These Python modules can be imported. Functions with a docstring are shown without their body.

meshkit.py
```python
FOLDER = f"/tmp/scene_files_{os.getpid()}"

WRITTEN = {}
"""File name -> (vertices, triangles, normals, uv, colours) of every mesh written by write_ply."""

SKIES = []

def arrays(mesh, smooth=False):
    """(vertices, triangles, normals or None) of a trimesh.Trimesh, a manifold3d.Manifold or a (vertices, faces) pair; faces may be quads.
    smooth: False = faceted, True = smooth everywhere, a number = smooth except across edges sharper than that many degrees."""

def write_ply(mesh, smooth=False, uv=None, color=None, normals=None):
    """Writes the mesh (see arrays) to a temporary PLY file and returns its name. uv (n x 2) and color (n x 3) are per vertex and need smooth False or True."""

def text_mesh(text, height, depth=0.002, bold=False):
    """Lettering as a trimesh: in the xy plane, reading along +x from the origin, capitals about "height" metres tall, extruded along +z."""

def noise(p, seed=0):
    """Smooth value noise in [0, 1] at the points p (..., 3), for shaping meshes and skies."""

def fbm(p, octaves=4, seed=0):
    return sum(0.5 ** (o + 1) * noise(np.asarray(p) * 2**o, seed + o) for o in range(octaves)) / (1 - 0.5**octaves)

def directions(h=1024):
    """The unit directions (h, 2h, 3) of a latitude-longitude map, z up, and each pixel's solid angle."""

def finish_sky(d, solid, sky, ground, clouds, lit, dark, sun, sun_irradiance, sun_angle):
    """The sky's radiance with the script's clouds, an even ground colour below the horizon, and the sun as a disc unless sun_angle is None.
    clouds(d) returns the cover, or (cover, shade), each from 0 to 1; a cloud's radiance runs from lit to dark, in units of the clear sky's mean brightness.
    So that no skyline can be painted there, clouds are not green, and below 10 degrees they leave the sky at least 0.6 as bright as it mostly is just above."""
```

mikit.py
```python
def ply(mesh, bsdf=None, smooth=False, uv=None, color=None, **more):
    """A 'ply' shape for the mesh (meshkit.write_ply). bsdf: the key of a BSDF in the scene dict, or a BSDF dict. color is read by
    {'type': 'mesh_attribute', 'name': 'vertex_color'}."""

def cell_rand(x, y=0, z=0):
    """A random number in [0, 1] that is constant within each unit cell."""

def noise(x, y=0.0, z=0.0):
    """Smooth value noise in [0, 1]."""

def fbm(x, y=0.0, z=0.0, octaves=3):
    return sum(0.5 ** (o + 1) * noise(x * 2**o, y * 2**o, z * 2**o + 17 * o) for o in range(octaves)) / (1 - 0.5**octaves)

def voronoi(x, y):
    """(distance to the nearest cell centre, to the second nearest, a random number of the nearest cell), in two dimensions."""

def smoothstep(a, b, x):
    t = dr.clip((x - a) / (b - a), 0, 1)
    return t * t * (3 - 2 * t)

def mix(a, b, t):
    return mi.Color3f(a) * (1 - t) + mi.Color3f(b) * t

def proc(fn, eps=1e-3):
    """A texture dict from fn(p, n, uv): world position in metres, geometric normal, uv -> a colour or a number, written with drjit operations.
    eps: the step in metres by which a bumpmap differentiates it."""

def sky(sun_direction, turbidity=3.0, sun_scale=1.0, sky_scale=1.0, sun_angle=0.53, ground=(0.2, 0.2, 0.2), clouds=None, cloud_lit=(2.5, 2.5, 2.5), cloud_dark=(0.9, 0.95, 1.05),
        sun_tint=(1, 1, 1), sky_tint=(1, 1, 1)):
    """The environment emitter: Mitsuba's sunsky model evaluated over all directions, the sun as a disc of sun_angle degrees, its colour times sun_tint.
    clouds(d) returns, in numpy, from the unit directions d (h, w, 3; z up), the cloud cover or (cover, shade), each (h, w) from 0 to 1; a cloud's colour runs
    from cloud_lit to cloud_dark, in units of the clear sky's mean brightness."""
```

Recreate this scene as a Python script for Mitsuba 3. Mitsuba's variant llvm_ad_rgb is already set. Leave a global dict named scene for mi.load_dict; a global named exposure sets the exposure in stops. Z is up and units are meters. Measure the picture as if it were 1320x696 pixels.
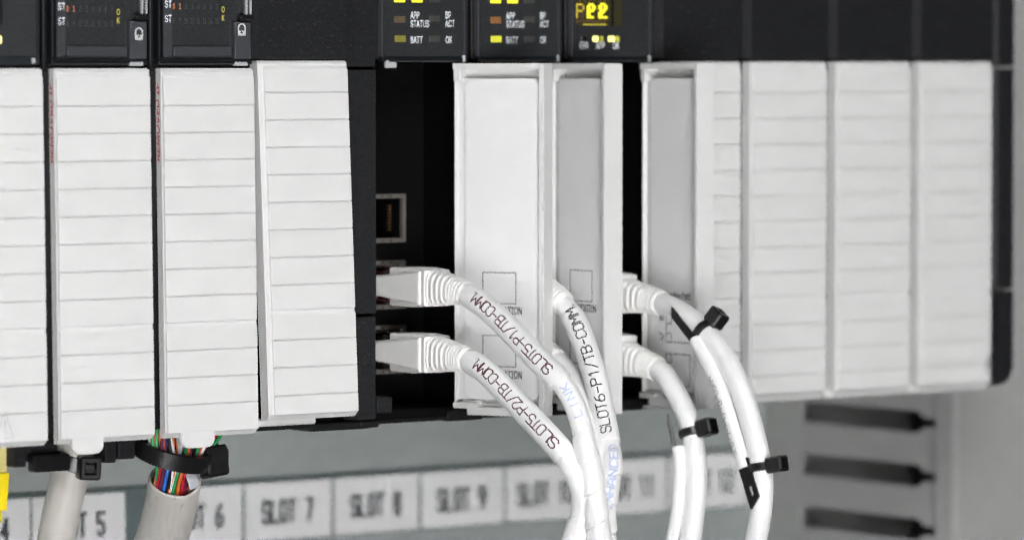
import math, random
import numpy as np, trimesh, mitsuba as mi, drjit as dr
import manifold3d as m3
import shapely, shapely.geometry as sg, shapely.affinity as sa
from shapely.ops import unary_union
import mikit, meshkit
from mikit import proc, noise, fbm, smoothstep, mix

T = mi.ScalarTransform4f
random.seed(7); np.random.seed(7)
MM = 0.001                                     # everything below is modelled in millimetres: X along the rack, Y into the cabinet, Z up
scene, labels = {}, {}

# ------------------------------------------------------------------ camera, lights, exposure
TH = 0.641513
FW = np.array([math.sin(TH), math.cos(TH), 0.0])
CAM = np.array([-790.08, -1124.97, 0.35])
FOCUS = np.array([16.0, -36.0, -60.0])
scene['camera'] = {'type': 'thinlens', 'fov': 2 * math.degrees(math.atan(660 / 6070.13)), 'fov_axis': 'x',
                   'to_world': T().look_at(origin=(CAM * MM).tolist(), target=((CAM + 1000 * FW - np.array([0, 0, 1000 * (348 - 77.85) / 6070.13])) * MM).tolist(), up=[0, 0, 1]),
                   'aperture_radius': 0.0082, 'focus_distance': float((FOCUS - CAM) @ FW) * MM,
                   'near_clip': 0.05, 'far_clip': 20.0}
exposure = 0.02

def softbox(key, pos, target, w, h, rad):
    scene[key] = {'type': 'rectangle', 'to_world': T().look_at(origin=[p * MM for p in pos], target=[p * MM for p in target], up=[0, 0, 1]) @ T().scale([w * MM / 2, h * MM / 2, 1]),
                  'emitter': {'type': 'area', 'radiance': {'type': 'rgb', 'value': list(rad)}}}
# a large soft light over the camera and a second, lower one behind it
softbox('studio_softbox', (-490, -1210, 800), (60, 0, -60), 700, 520, (10.6, 10.6, 10.6))
softbox('studio_softbox_001', (-640, -1410, -440), (60, 0, -100), 900, 560, (13.4, 13.4, 13.45))
for k, t in (('studio_softbox', 'large white softbox above the camera'), ('studio_softbox_001', 'wide low softbox behind the camera')):
    labels[k] = {'label': t, 'category': 'studio light'}

# ------------------------------------------------------------------ materials
def rgb(*c): return {'type': 'rgb', 'value': list(c)}
def pm(key, col, rough=0.5, spec=0.5, metallic=0.0, bump=None, **more):
    b = {'type': 'principled', 'base_color': col if isinstance(col, dict) else rgb(*col), 'roughness': rough, 'specular': spec, 'metallic': metallic, **more}
    if bump is not None:
        fn, scale, eps = bump
        b = {'type': 'bumpmap', 'arbitrary': proc(fn, eps), 'scale': scale, 'nested': b}
    scene[key] = {'type': 'twosided', 'bsdf': b}
    return key
def g_fine(p, n, uv): return noise(p.x * 3600, p.y * 3600, p.z * 3600) * 0.6 + noise(p.x * 8000, p.y * 8000, p.z * 8000) * 0.4
def g_orange(p, n, uv): return fbm(p.x * 900, p.y * 900, p.z * 900)
def c_white(p, n, uv):
    t = fbm(p.x * 60, p.y * 60, p.z * 60) - 0.5
    return mix((0.665, 0.663, 0.655), (0.695, 0.694, 0.688), 0.5 + t)
def c_black(p, n, uv):
    k = noise(p.x * 3300, p.y * 3300, p.z * 3300)
    d = smoothstep(0.86, 0.93, noise(p.x * 1500 + 3, p.y * 1500, p.z * 1500))
    return mix((0.007, 0.0074, 0.0082), (0.019, 0.0198, 0.0215), k) + mi.Color3f(0.05, 0.05, 0.05) * d * 0.5
def c_plate(p, n, uv):
    a = fbm(p.x * 30, p.y * 30, p.z * 30); b = fbm(p.x * 240, p.y * 240, p.z * 240)
    return mix((0.47, 0.52, 0.51), (0.59, 0.635, 0.62), dr.clip(0.7 * a + 0.5 * b - 0.1, 0, 1))
def c_jacket(p, n, uv):
    a = fbm(p.x * 150, p.y * 150, p.z * 40)
    s = smoothstep(0.80, 0.9, noise(p.x * 700, p.y * 700, p.z * 300)) * smoothstep(0.5, 0.7, noise(p.x * 90, p.y * 90, p.z * 90))
    return mix((0.47, 0.445, 0.415), (0.53, 0.505, 0.475), a) * (1 - 0.3 * s)
def c_sleeve(p, n, uv): return mix((0.835, 0.835, 0.83), (0.87, 0.87, 0.866), fbm(p.x * 200, p.y * 200, p.z * 200))
pm('white_plastic', proc(c_white), 0.48, 0.4)
pm('white_plastic_smooth', proc(c_white), 0.5, 0.35)
pm('label_stock', (0.785, 0.785, 0.785), 0.55, 0.3)
pm('black_grain', proc(c_black), 0.55, 0.22, bump=(g_fine, 4.5e-5, 4e-5))
pm('black_plain', (0.008, 0.008, 0.0085), 0.42, 0.35)
pm('black_deep', (0.0028, 0.0028, 0.0029), 0.7, 0.06)
pm('black_film', proc(lambda p, n, uv: mix((0.019, 0.020, 0.022), (0.034, 0.036, 0.039), noise(p.x * 3300, p.y * 3300, p.z * 3300))), 0.5, 0.4)
pm('black_gloss', (0.010, 0.012, 0.014), 0.12, 0.6)
pm('smoked_edge', (0.055, 0.058, 0.065), 0.22, 0.6)
pm('smoked_pane', (0.020, 0.023, 0.027), 0.25, 0.5)
pm('clear_edge', (0.42, 0.43, 0.44), 0.15, 0.6)
pm('tie_nylon', (0.010, 0.010, 0.011), 0.27, 0.55, bump=(g_orange, 2.0e-5, 1e-4))
pm('cable_white', proc(c_sleeve), 0.36, 0.5)
pm('boot_white', (0.82, 0.815, 0.795), 0.38, 0.5)
pm('sleeve_white', (0.85, 0.85, 0.85), 0.50, 0.35)
pm('wrap_white', (0.85, 0.845, 0.835), 0.28, 0.5)
pm('grey_jacket', proc(c_jacket), 0.45, 0.4, bump=(g_orange, 3e-5, 1e-4))
pm('galvanised', proc(c_plate), 0.55, 0.5, metallic=0.5)
pm('duct_grey', proc(lambda p, n, uv: mix((0.325, 0.325, 0.318), (0.36, 0.36, 0.352), fbm(p.x * 120, p.y * 120, p.z * 120))), 0.5, 0.35)
pm('card_white', (0.875, 0.875, 0.875), 0.5, 0.35)
pm('holder_green', (0.14, 0.18, 0.18), 0.4, 0.5)
pm('ink_dark', (0.025, 0.032, 0.035), 0.6, 0.3)
pm('slot_ink', (0.055, 0.065, 0.07), 0.6, 0.3)
pm('ink_line', (0.22, 0.25, 0.26), 0.6, 0.3)
pm('ink_black', (0.015, 0.015, 0.018), 0.5, 0.3)
pm('ink_maroon', (0.085, 0.022, 0.028), 0.5, 0.3)
pm('ink_red', (0.42, 0.015, 0.035), 0.5, 0.3)
pm('ink_blue', (0.46, 0.54, 0.80), 0.5, 0.3)
pm('ink_white', (0.80, 0.84, 0.88), 0.5, 0.3)
pm('ink_dim', (0.062, 0.065, 0.070), 0.5, 0.3)
pm('ink_grey', (0.55, 0.55, 0.55), 0.5, 0.3)
pm('metal_shield', (0.30, 0.28, 0.25), 0.35, 0.5, metallic=0.7)
pm('gold', (0.75, 0.50, 0.22), 0.3, 0.5, metallic=1.0)
pm('lamp_amber_off', (0.13, 0.095, 0.06), 0.4, 0.5)
pm('lamp_orange_dim', (0.30, 0.13, 0.05), 0.4, 0.5)
pm('lamp_yellow_dim', (0.26, 0.24, 0.05), 0.4, 0.5)
pm('lamp_grey_off', (0.060, 0.060, 0.055), 0.4, 0.5)
pm('screen_brown', (0.045, 0.042, 0.018), 0.35, 0.5)
pm('yellow_plastic', (0.85, 0.66, 0.012), 0.4, 0.5)
pm('yellow_clear', (0.80, 0.71, 0.30), 0.2, 0.6)
for nm, c in {'red': (0.45, 0.02, 0.04), 'green': (0.02, 0.30, 0.09), 'orange': (0.70, 0.16, 0.03), 'blue': (0.03, 0.16, 0.60), 'white': (0.80, 0.80, 0.80),
              'maroon': (0.13, 0.02, 0.05), 'black': (0.012, 0.012, 0.014), 'pink': (0.75, 0.16, 0.12), 'foil': (0.42, 0.43, 0.46)}.items():
    pm('wire_' + nm, c, 0.33, 0.5)
scene['clear_plastic'] = {'type': 'thindielectric', 'int_ior': 1.49}
scene['clear_solid'] = {'type': 'dielectric', 'int_ior': 1.49}
GLOW = {'yellow': (1.25, 1.12, 0.02), 'bright': (2.3, 2.2, 0.55), 'amber': (0.85, 0.62, 0.03), 'orange': (0.62, 0.19, 0.06), 'lime': (0.60, 0.62, 0.02), 'halfyellow': (0.55, 0.47, 0.03)}

# ------------------------------------------------------------------ mesh helpers (millimetres)
def hull(pts):
    pts = np.asarray(pts, float)
    return trimesh.Trimesh(*_mf(m3.Manifold.hull_points(pts)), process=False)
def _mf(m):
    a = m.to_mesh(); return a.vert_properties[:, :3].copy(), a.tri_verts.copy()
def rbox(x0, x1, y0, y1, z0, z1, c=0.3):
    c = min(c, 0.49 * min(x1 - x0, y1 - y0, z1 - z0)); P = []
    for x, sx in ((x0, 1), (x1, -1)):
        for y, sy in ((y0, 1), (y1, -1)):
            for z, sz in ((z0, 1), (z1, -1)):
                P += [(x, y + c * sy, z + c * sz), (x + c * sx, y, z + c * sz), (x + c * sx, y + c * sy, z)]
    return hull(P)
def box(x0, x1, y0, y1, z0, z1):
    return trimesh.creation.box(bounds=[[x0, y0, z0], [x1, y1, z1]])
def cat(*ms): return trimesh.util.concatenate([m for m in ms if m is not None])
def poly_xz(poly, y0, y1):
    """polygon drawn in (x, z), extruded from y0 to y1"""
    ms = []
    for g in getattr(poly, 'geoms', [poly]):
        m = trimesh.creation.extrude_polygon(g, y1 - y0, engine='earcut')
        v = m.vertices; m.vertices = np.stack([v[:, 0], y0 + v[:, 2], v[:, 1]], 1); m.invert(); ms.append(m)
    return cat(*ms)
def poly_yz(poly, x0, x1):
    ms = []
    for g in getattr(poly, 'geoms', [poly]):
        m = trimesh.creation.extrude_polygon(g, x1 - x0, engine='earcut')
        v = m.vertices; m.vertices = np.stack([x0 + v[:, 2], v[:, 0], v[:, 1]], 1); ms.append(m)
    return cat(*ms)
def rrect(x0, z0, x1, z1, r):
    return sg.box(x0 + r, z0 + r, x1 - r, z1 - r).buffer(r, quad_segs=6)
def outline(p, t): return p.difference(p.buffer(-t, join_style=2))
def union(*ms):
    out = None
    for m in ms:
        a = m if isinstance(m, m3.Manifold) else m3.Manifold(m3.Mesh(np.asarray(m.vertices, np.float32), np.asarray(m.faces, np.uint32)))
        out = a if out is None else out + a
    return out
def minus(a, *bs):
    a = union(a)
    for b in bs: a = a - union(b)
    return trimesh.Trimesh(*_mf(a), process=False)

def add(key, mesh, mat, smooth=40, emit=None, to=None, label=None):
    m = mesh.copy(); m.vertices = np.asarray(m.vertices) * MM
    d = mikit.ply(m, mat, smooth=smooth)
    if emit is not None: d['emitter'] = {'type': 'area', 'radiance': rgb(*emit)}
    if to is not None: d['to_world'] = to
    k = numbered(key); scene[k] = d
    if label: labels[k] = {'label': label}
    return k
def numbered(key):
    if key not in scene: return key
    i = 1
    while f'{key}_{i:03d}' in scene: i += 1
    return f'{key}_{i:03d}'
def reuse(key, src, to=None):
    k = numbered(key); d = dict(scene[src]); d.pop('to_world', None)
    if to is not None: d['to_world'] = to
    scene[k] = d; return k
def name(key, label, category, group=None, kind=None):
    labels[key] = {'label': label, 'category': category}
    if group: labels[key]['group'] = group
    if kind: labels[key]['kind'] = kind
    return key
def place(x=0, y=0, z=0, tilt=0.0):
    return T().translate([x * MM, y * MM, z * MM]) @ T().rotate([1, 0, 0], tilt)

# lettering -------------------------------------------------------
_txt = {}
def words(s, h, sx=0.62, bold=True, depth=0.06):
    k = (s, h, sx, bold, depth)
    if k not in _txt:
        m = meshkit.text_mesh(s, h, depth, bold); m.apply_scale([sx, 1, 1]); _txt[k] = m
    return _txt[k].copy()
def front_text(s, x, z, h, y, sx=0.62, bold=True):
    """reads along +X on a face that looks towards -Y"""
    m = words(s, h, sx, bold); v = m.vertices
    m.vertices = np.stack([x + v[:, 0], y - v[:, 2], z + v[:, 1]], 1); return m
STROKES = {  # plotter lettering on a 4 x 6 grid
 'S': [[(4, 5), (3, 6), (1, 6), (0, 5), (0, 4), (1, 3), (3, 3), (4, 2), (4, 1), (3, 0), (1, 0), (0, 1)]], 'L': [[(0, 6), (0, 0), (4, 0)]],
 'O': [[(1, 0), (3, 0), (4, 1), (4, 5), (3, 6), (1, 6), (0, 5), (0, 1), (1, 0)]], '0': [[(1, 0), (3, 0), (4, 1), (4, 5), (3, 6), (1, 6), (0, 5), (0, 1), (1, 0)]],
 'T': [[(0, 6), (4, 6)], [(2, 6), (2, 0)]], '5': [[(4, 6), (0, 6), (0, 3.4), (3, 3.4), (4, 2.5), (4, 1), (3, 0), (1, 0), (0, 1)]],
 '6': [[(3.4, 6), (1.4, 5), (0, 2.6), (0, 1), (1, 0), (3, 0), (4, 1), (4, 2.2), (3, 3.2), (1, 3.2), (0.2, 2.4)]], '7': [[(0, 6), (4, 6), (1.5, 0)]],
 '-': [[(0.4, 3), (3.6, 3)]], 'P': [[(0, 0), (0, 6), (3, 6), (4, 5), (4, 4), (3, 3), (0, 3)]], '1': [[(1, 4.8), (2.2, 6), (2.2, 0)]],
 '2': [[(0, 5), (1, 6), (3, 6), (4, 5), (4, 4), (0, 0), (4, 0)]], '/': [[(0, -0.6), (4, 6.6)]], 'B': [[(0, 0), (0, 6), (3, 6), (4, 5.2), (4, 4), (3, 3.2), (0, 3.2)], [(3, 3.2), (4, 2.4), (4, 0.8), (3, 0), (0, 0)]],
 'C': [[(4, 1), (3, 0), (1, 0), (0, 1), (0, 5), (1, 6), (3, 6), (4, 5)]], 'M': [[(0, 0), (0, 6), (2, 2.6), (4, 6), (4, 0)]], '.': [[(0.5, 0), (0.9, 0.3)]],
 'I': [[(2, 0), (2, 6)]], 'N': [[(0, 0), (0, 6), (4, 0), (4, 6)]], 'K': [[(0, 0), (0, 6)], [(4, 6), (0, 2.4)], [(1.2, 3.4), (4, 0)]], 'E': [[(4, 0), (0, 0), (0, 6), (4, 6)], [(0, 3.2), (3.2, 3.2)]],
 'H': [[(0, 0), (0, 6)], [(4, 0), (4, 6)], [(0, 3), (4, 3)]], 'A': [[(0, 0), (0, 3.6), (2, 6), (4, 3.6), (4, 0)], [(0, 2.4), (4, 2.4)]], 'D': [[(0, 0), (0, 6), (2.6, 6), (4, 4.6), (4, 1.4), (2.6, 0), (0, 0)]],
 '8': [[(1, 3.2), (0, 4.2), (0, 5), (1, 6), (3, 6), (4, 5), (4, 4.2), (3, 3.2), (1, 3.2), (0, 2.2), (0, 1), (1, 0), (3, 0), (4, 1), (4, 2.2), (3, 3.2)]], '9': [[(0.6, 0), (2.6, 1), (4, 3.4), (4, 5), (3, 6), (1, 6), (0, 5), (0, 3.8), (1, 2.8), (3, 2.8), (3.8, 3.6)]],
 '4': [[(3, 0), (3, 6), (0, 2), (4, 2)]]}
def stroke_poly(s, h, pitch=0.93, t=0.105, sx=1.0):
    """shapely outline of plotter lettering: baseline at y = 0, starting at x = 0"""
    u = h / 6; w = 4 * u; parts = []
    for i, ch in enumerate(s):
        for line in STROKES.get(ch, []):
            parts.append(sg.LineString([(i * pitch * h + x * u * sx, y * u) for x, y in line]).buffer(t * h * 0.5, quad_segs=2, join_style=1))
    return unary_union(parts)
def flat_tri(poly):
    ms = []
    for g in getattr(poly, 'geoms', [poly]):
        v, f = trimesh.creation.triangulate_polygon(g, engine='earcut'); ms.append(trimesh.Trimesh(np.c_[v, np.zeros(len(v))], f, process=False))
    return cat(*ms)

# paths and tubes --------------------------------------------------
class Path:
    def __init__(self, pts, n=160):
        p = np.asarray(pts, float); seg = np.linalg.norm(np.diff(p, axis=0), axis=1); t = np.r_[0, np.cumsum(np.sqrt(seg))]
        from scipy.interpolate import CubicSpline
        cs = CubicSpline(t, p); q = cs(np.linspace(0, t[-1], n)); 
        for _ in range(6): q[1:-1] = 0.5 * q[1:-1] + 0.25 * (q[:-2] + q[2:])
        self.s = np.r_[0, np.cumsum(np.linalg.norm(np.diff(q, axis=0), axis=1))]; self.q = q; self.L = self.s[-1]
        self.tan = np.gradient(q, axis=0); self.tan /= np.linalg.norm(self.tan, axis=1, keepdims=True)
        a = np.array([1.0, 0, 0]); a = a - self.tan[0] * (a @ self.tan[0]); a /= np.linalg.norm(a); A = [a]
        for k in range(1, n):
            a = a - self.tan[k] * (a @ self.tan[k]); a /= np.linalg.norm(a); A.append(a)
        self.a = np.array(A)
    def at(self, s):
        s = np.asarray(s, float); f = lambda v: np.stack([np.interp(s, self.s, v[:, k]) for k in range(3)], -1)
        p, t, a = f(self.q), f(self.tan), f(self.a)
        lo, hi = np.minimum(s, 0)[..., None], np.maximum(s - self.L, 0)[..., None]; p = p + self.tan[0] * lo + self.tan[-1] * hi
        t = t / np.linalg.norm(t, axis=-1, keepdims=True); a = a - t * (a * t).sum(-1, keepdims=True); a /= np.linalg.norm(a, axis=-1, keepdims=True)
        return p, t, a, np.cross(t, a)
    def near(self, p): return self.s[np.argmin(np.linalg.norm(self.q - np.asarray(p, float), axis=1))]
def sweep(path, ss, ra, rb=None, sides=28, power=2.0, caps=True):
    """tube along a path: half sizes ra (along the frame's a) and rb; power > 2 squares the section"""
    ss = np.asarray(ss, float); ra = np.broadcast_to(ra, ss.shape); rb = ra if rb is None else np.broadcast_to(rb, ss.shape); power = np.broadcast_to(power, ss.shape)
    p, t, a, b = path.at(ss); an = np.arange(sides) * 2 * np.pi / sides; c, s_ = np.cos(an), np.sin(an)
    e = 2.0 / power[:, None]; cx, cy = np.sign(c) * np.abs(c) ** e, np.sign(s_) * np.abs(s_) ** e
    v = p[:, None] + (ra[:, None] * cx)[..., None] * a[:, None] + (rb[:, None] * cy)[..., None] * b[:, None]
    n = len(ss); i, j = np.meshgrid(np.arange(n - 1), np.arange(sides), indexing='ij')
    q = np.stack([i * sides + j, i * sides + (j + 1) % sides, (i + 1) * sides + (j + 1) % sides, (i + 1) * sides + j], -1).reshape(-1, 4)
    f = np.vstack([q[:, [0, 1, 2]], q[:, [0, 2, 3]]]); v = v.reshape(-1, 3)
    if caps:
        k = len(v); v = np.vstack([v, p[0], p[-1]]); j = np.arange(sides); j2 = (j + 1) % sides
        f = np.vstack([f, np.stack([j2, j, 0 * j + k], 1), np.stack([(n - 1) * sides + j, (n - 1) * sides + j2, 0 * j + k + 1], 1)])
    return trimesh.Trimesh(v, f, process=False)
def hollow(path, s0, s1, ro, ri, n=60, depth=6.0):
    """open-ended tube with a wall, the bore shown at both ends"""
    ss = np.r_[s0 + depth, s0, s0, s0 + 0.25, np.linspace(s0 + 0.6, s1 - 0.6, n), s1 - 0.25, s1, s1, s1 - depth]
    rr = np.r_[ri, ri, ro - 0.25, ro, np.full(n, ro), ro, ro - 0.25, ri, ri]
    return sweep(path, ss, rr, caps=False)
def wrap_text(path, poly, s0, phi, r, flip=False, edge=0.35):
    """lettering laid round a tube: text runs along the path from s0; phi is the angle of its middle in the tube's frame"""
    m = flat_tri(poly); v, f = trimesh.remesh.subdivide_to_size(m.vertices, m.faces, edge, max_iter=8)
    h = 0.5 * (poly.bounds[1] + poly.bounds[3]); sgn = -1 if flip else 1
    s = s0 + sgn * v[:, 0]; an = phi - sgn * (v[:, 1] - h) / r
    p, t, a, b = path.at(s); n = a * np.cos(an)[:, None] + b * np.sin(an)[:, None]
    m = trimesh.Trimesh(p + n * (r + 0.045), f, process=False); fn = m.face_normals; c = m.triangles_center
    if (fn * (c - path.at(path_s(path, c))[0])).sum() < 0: m.invert()
    return m
def path_s(path, pts):
    from scipy.spatial import cKDTree
    return path.s[cKDTree(path.q).query(pts)[1]]
def facing(path, s, d):
    """angle of direction d in the tube's frame at s"""
    p, t, a, b = path.at(s); d = np.asarray(d, float); return math.atan2(float(d @ b), float(d @ a))
def helix_wrap(path, s0, s1, r, pitch, width, phase=0.0, lift=0.35, th=0.28):
    """a strip wound round the path, its leading edge lying on the turn before"""
    n = int((s1 - s0) / pitch * 40) + 2; c = np.linspace(s0, s1, n); w = np.linspace(-0.5, 0.5, 9); V = []
    for side, off in ((1, 0.0), (-1, -th)):
        for k, u in enumerate(w if side > 0 else w[::-1]):
            s = c + u * width; an = phase + 2 * np.pi * (c - s0) / pitch
            rr = r + lift * (u + 0.5) ** 1.5 + off - (0.1 if abs(u) > 0.49 and side > 0 else 0)
            p, t, a, b = path.at(np.clip(s, s0 - width, s1 + width)); V.append(p + rr * (a * np.cos(an)[:, None] + b * np.sin(an)[:, None]))
    V = np.stack(V, 1); m = V.shape[1]; i, j = np.meshgrid(np.arange(n - 1), np.arange(m), indexing='ij')
    q = np.stack([i * m + j, i * m + (j + 1) % m, (i + 1) * m + (j + 1) % m, (i + 1) * m + j], -1).reshape(-1, 4)
    me = trimesh.Trimesh(V.reshape(-1, 3), np.vstack([q[:, [0, 1, 2]], q[:, [0, 2, 3]]]), process=False)
    return me
def frame_box(o, e1, e2, e3, mesh):
    """mesh given in a local frame with axes e1 e2 e3 at o"""
    m = mesh.copy(); v = np.asarray(m.vertices); m.vertices = np.asarray(o) + v[:, :1] * e1 + v[:, 1:2] * e2 + v[:, 2:] * e3
    if np.linalg.det(np.stack([e1, e2, e3])) < 0: m.invert()
    return m
def unit(v): v = np.asarray(v, float); return v / np.linalg.norm(v)
def band(o, axis, u, ru, rv, width, th, n=48):
    """flat strap closed round an ellipse in the plane across axis"""
    axis = unit(axis); u = unit(np.asarray(u) - axis * (np.asarray(u) @ axis)); v = np.cross(axis, u); an = np.arange(n) * 2 * np.pi / n
    ring = [(0.5 * width, 0), (0.5 * width - 0.25, th), (-0.5 * width + 0.25, th), (-0.5 * width, 0)]
    V = np.stack([np.asarray(o) + axis * w + np.cos(an)[:, None] * u * (ru + h) + np.sin(an)[:, None] * v * (rv + h) for w, h in ring], 1)
    i, j = np.meshgrid(np.arange(n), np.arange(4), indexing='ij'); q = np.stack([i * 4 + j, i * 4 + (j + 1) % 4, ((i + 1) % n) * 4 + (j + 1) % 4, ((i + 1) % n) * 4 + j], -1).reshape(-1, 4)
    m = trimesh.Trimesh(V.reshape(-1, 3), np.vstack([q[:, [0, 1, 2]], q[:, [0, 2, 3]]]), process=False); m.fix_normals(); return m
def tie_head(w=5.4, d=4.8, h=5.0):
    """head of a cable tie: the strap's slot opens in its outer face"""
    b = rbox(-0.5 * w, 0.5 * w, -0.5 * d, 0.5 * d, 0, h, 0.55)
    slot = box(-0.27 * w, 0.27 * w, -0.28 * d, 0.28 * d, 0.35 * h, h + 1)
    return cat(minus(b, slot), rbox(-0.22 * w, 0.22 * w, -0.10 * d, 0.16 * d, 0.5 * h, 0.84 * h, 0.2))

# ------------------------------------------------------------------ the setting behind the rack
add('back_panel', box(-500, 700, 150, 153, -420, 300), 'galvanised', smooth=False)
name('back_panel', 'grey galvanised mounting plate behind the racks', 'wall', kind='structure')

# row of slot cards in their holder
add('card_holder__rail', rbox(-140, 263.4, 147.4, 149.9, -156.4, -135.6, 0.4), 'holder_green')
name('card_holder', 'dark green edged strip on the grey plate holding the row of white slot cards', 'label holder')
cards = [(4, -63.4, -29.2), (5, -28.2, 6.0), (6, 16.6, 50.6), (7, 51.9, 85.8), (8, 87.1, 121.0), (9, 122.3, 156.3), (10, 157.6, 191.6), (11, 192.9, 226.8), (12, 228.1, 262.4)]
for n_, x0, x1 in cards:
    k = numbered('slot_card') if 'slot_card__card' not in scene else None
    i = 0
    while (f'slot_card_{i:03d}' if i else 'slot_card') + '__card' in scene: i += 1
    k = f'slot_card_{i:03d}' if i else 'slot_card'
    add(k + '__card', rbox(x0, x1, 146.7, 147.38, -155.6, -136.8, 0.15), 'card_white')
    p = sa.translate(stroke_poly(f'SLOT {n_}', 6.9, 0.50, 0.17, 0.50), x0 + 6.6 - (1.7 if n_ > 9 else 0), -149.9)
    add(k + '__lettering', poly_xz(p, 146.55, 146.69), 'slot_ink', smooth=False)
    what = {4: 'white slot card at the far left, half hidden by the yellow connector', 5: 'white slot card numbered 5 behind the intact grey cable', 6: 'white slot card numbered 6 behind the stripped grey cable', 7: 'first whole white slot card right of the stripped grey cable', 8: 'second whole white slot card right of the stripped grey cable', 9: 'third whole slot card right of the stripped cable, just left of the maroon lettered cables', 10: 'white blurred slot card reading SLOT 10 behind the wrapped cables', 11: 'white blurred slot card numbered 11 between the wrapped and the tied cables', 12: 'white blurred slot card numbered 12 at the right end of the strip'}
    name(k, what.get(n_, f'white blurred card reading SLOT {n_} on the strip below the racks'), 'slot card', 'white slot cards along the strip')

# wiring duct on the right: slotted side, cover with overlapping lip
DX = 273.0
name('wiring_duct', 'grey slotted wiring duct at the lower right behind the black rack end', 'wiring duct')
add('wiring_duct__base', box(DX, DX + 70, 146, 149.8, -260, 110), 'duct_grey', smooth=False)
add('wiring_duct__back_strip', rbox(DX, DX + 2, 129.5, 146, -260, 110, 0.3), 'duct_grey')
zs = [-122.0 + 18.3 * k for k in range(-6, 12)]
fk = None
fp = sg.Polygon([(130, -5.6), (127.5, -5.4), (68.5, -5.4), (65, -7.6), (52, -8.0), (52, 8.0), (65, 7.6), (68.5, 5.4), (127.5, 5.4), (130, 5.6)]).buffer(0.6, quad_segs=2).buffer(-0.6)
finger = poly_yz(fp, DX, DX + 2)
for k, z in enumerate(zs):
    to = T().translate([0, 0, (z - 9.15) * MM])
    fk = add('wiring_duct__finger', finger, 'duct_grey', smooth=30, to=to) if fk is None else (reuse('wiring_duct__finger', fk, to) and fk)
add('wiring_duct__far_wall', box(DX + 68, DX + 70, 50, 146, -260, 110), 'duct_grey', smooth=False)
cov = cat(rbox(DX - 2.2, DX + 74, 46.5, 48.4, -260, 110, 0.6), rbox(DX - 2.2, DX - 0.4, 48.3, 57.5, -260, 110, 0.4))
add('wiring_duct__cover', cov, 'duct_grey')
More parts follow.
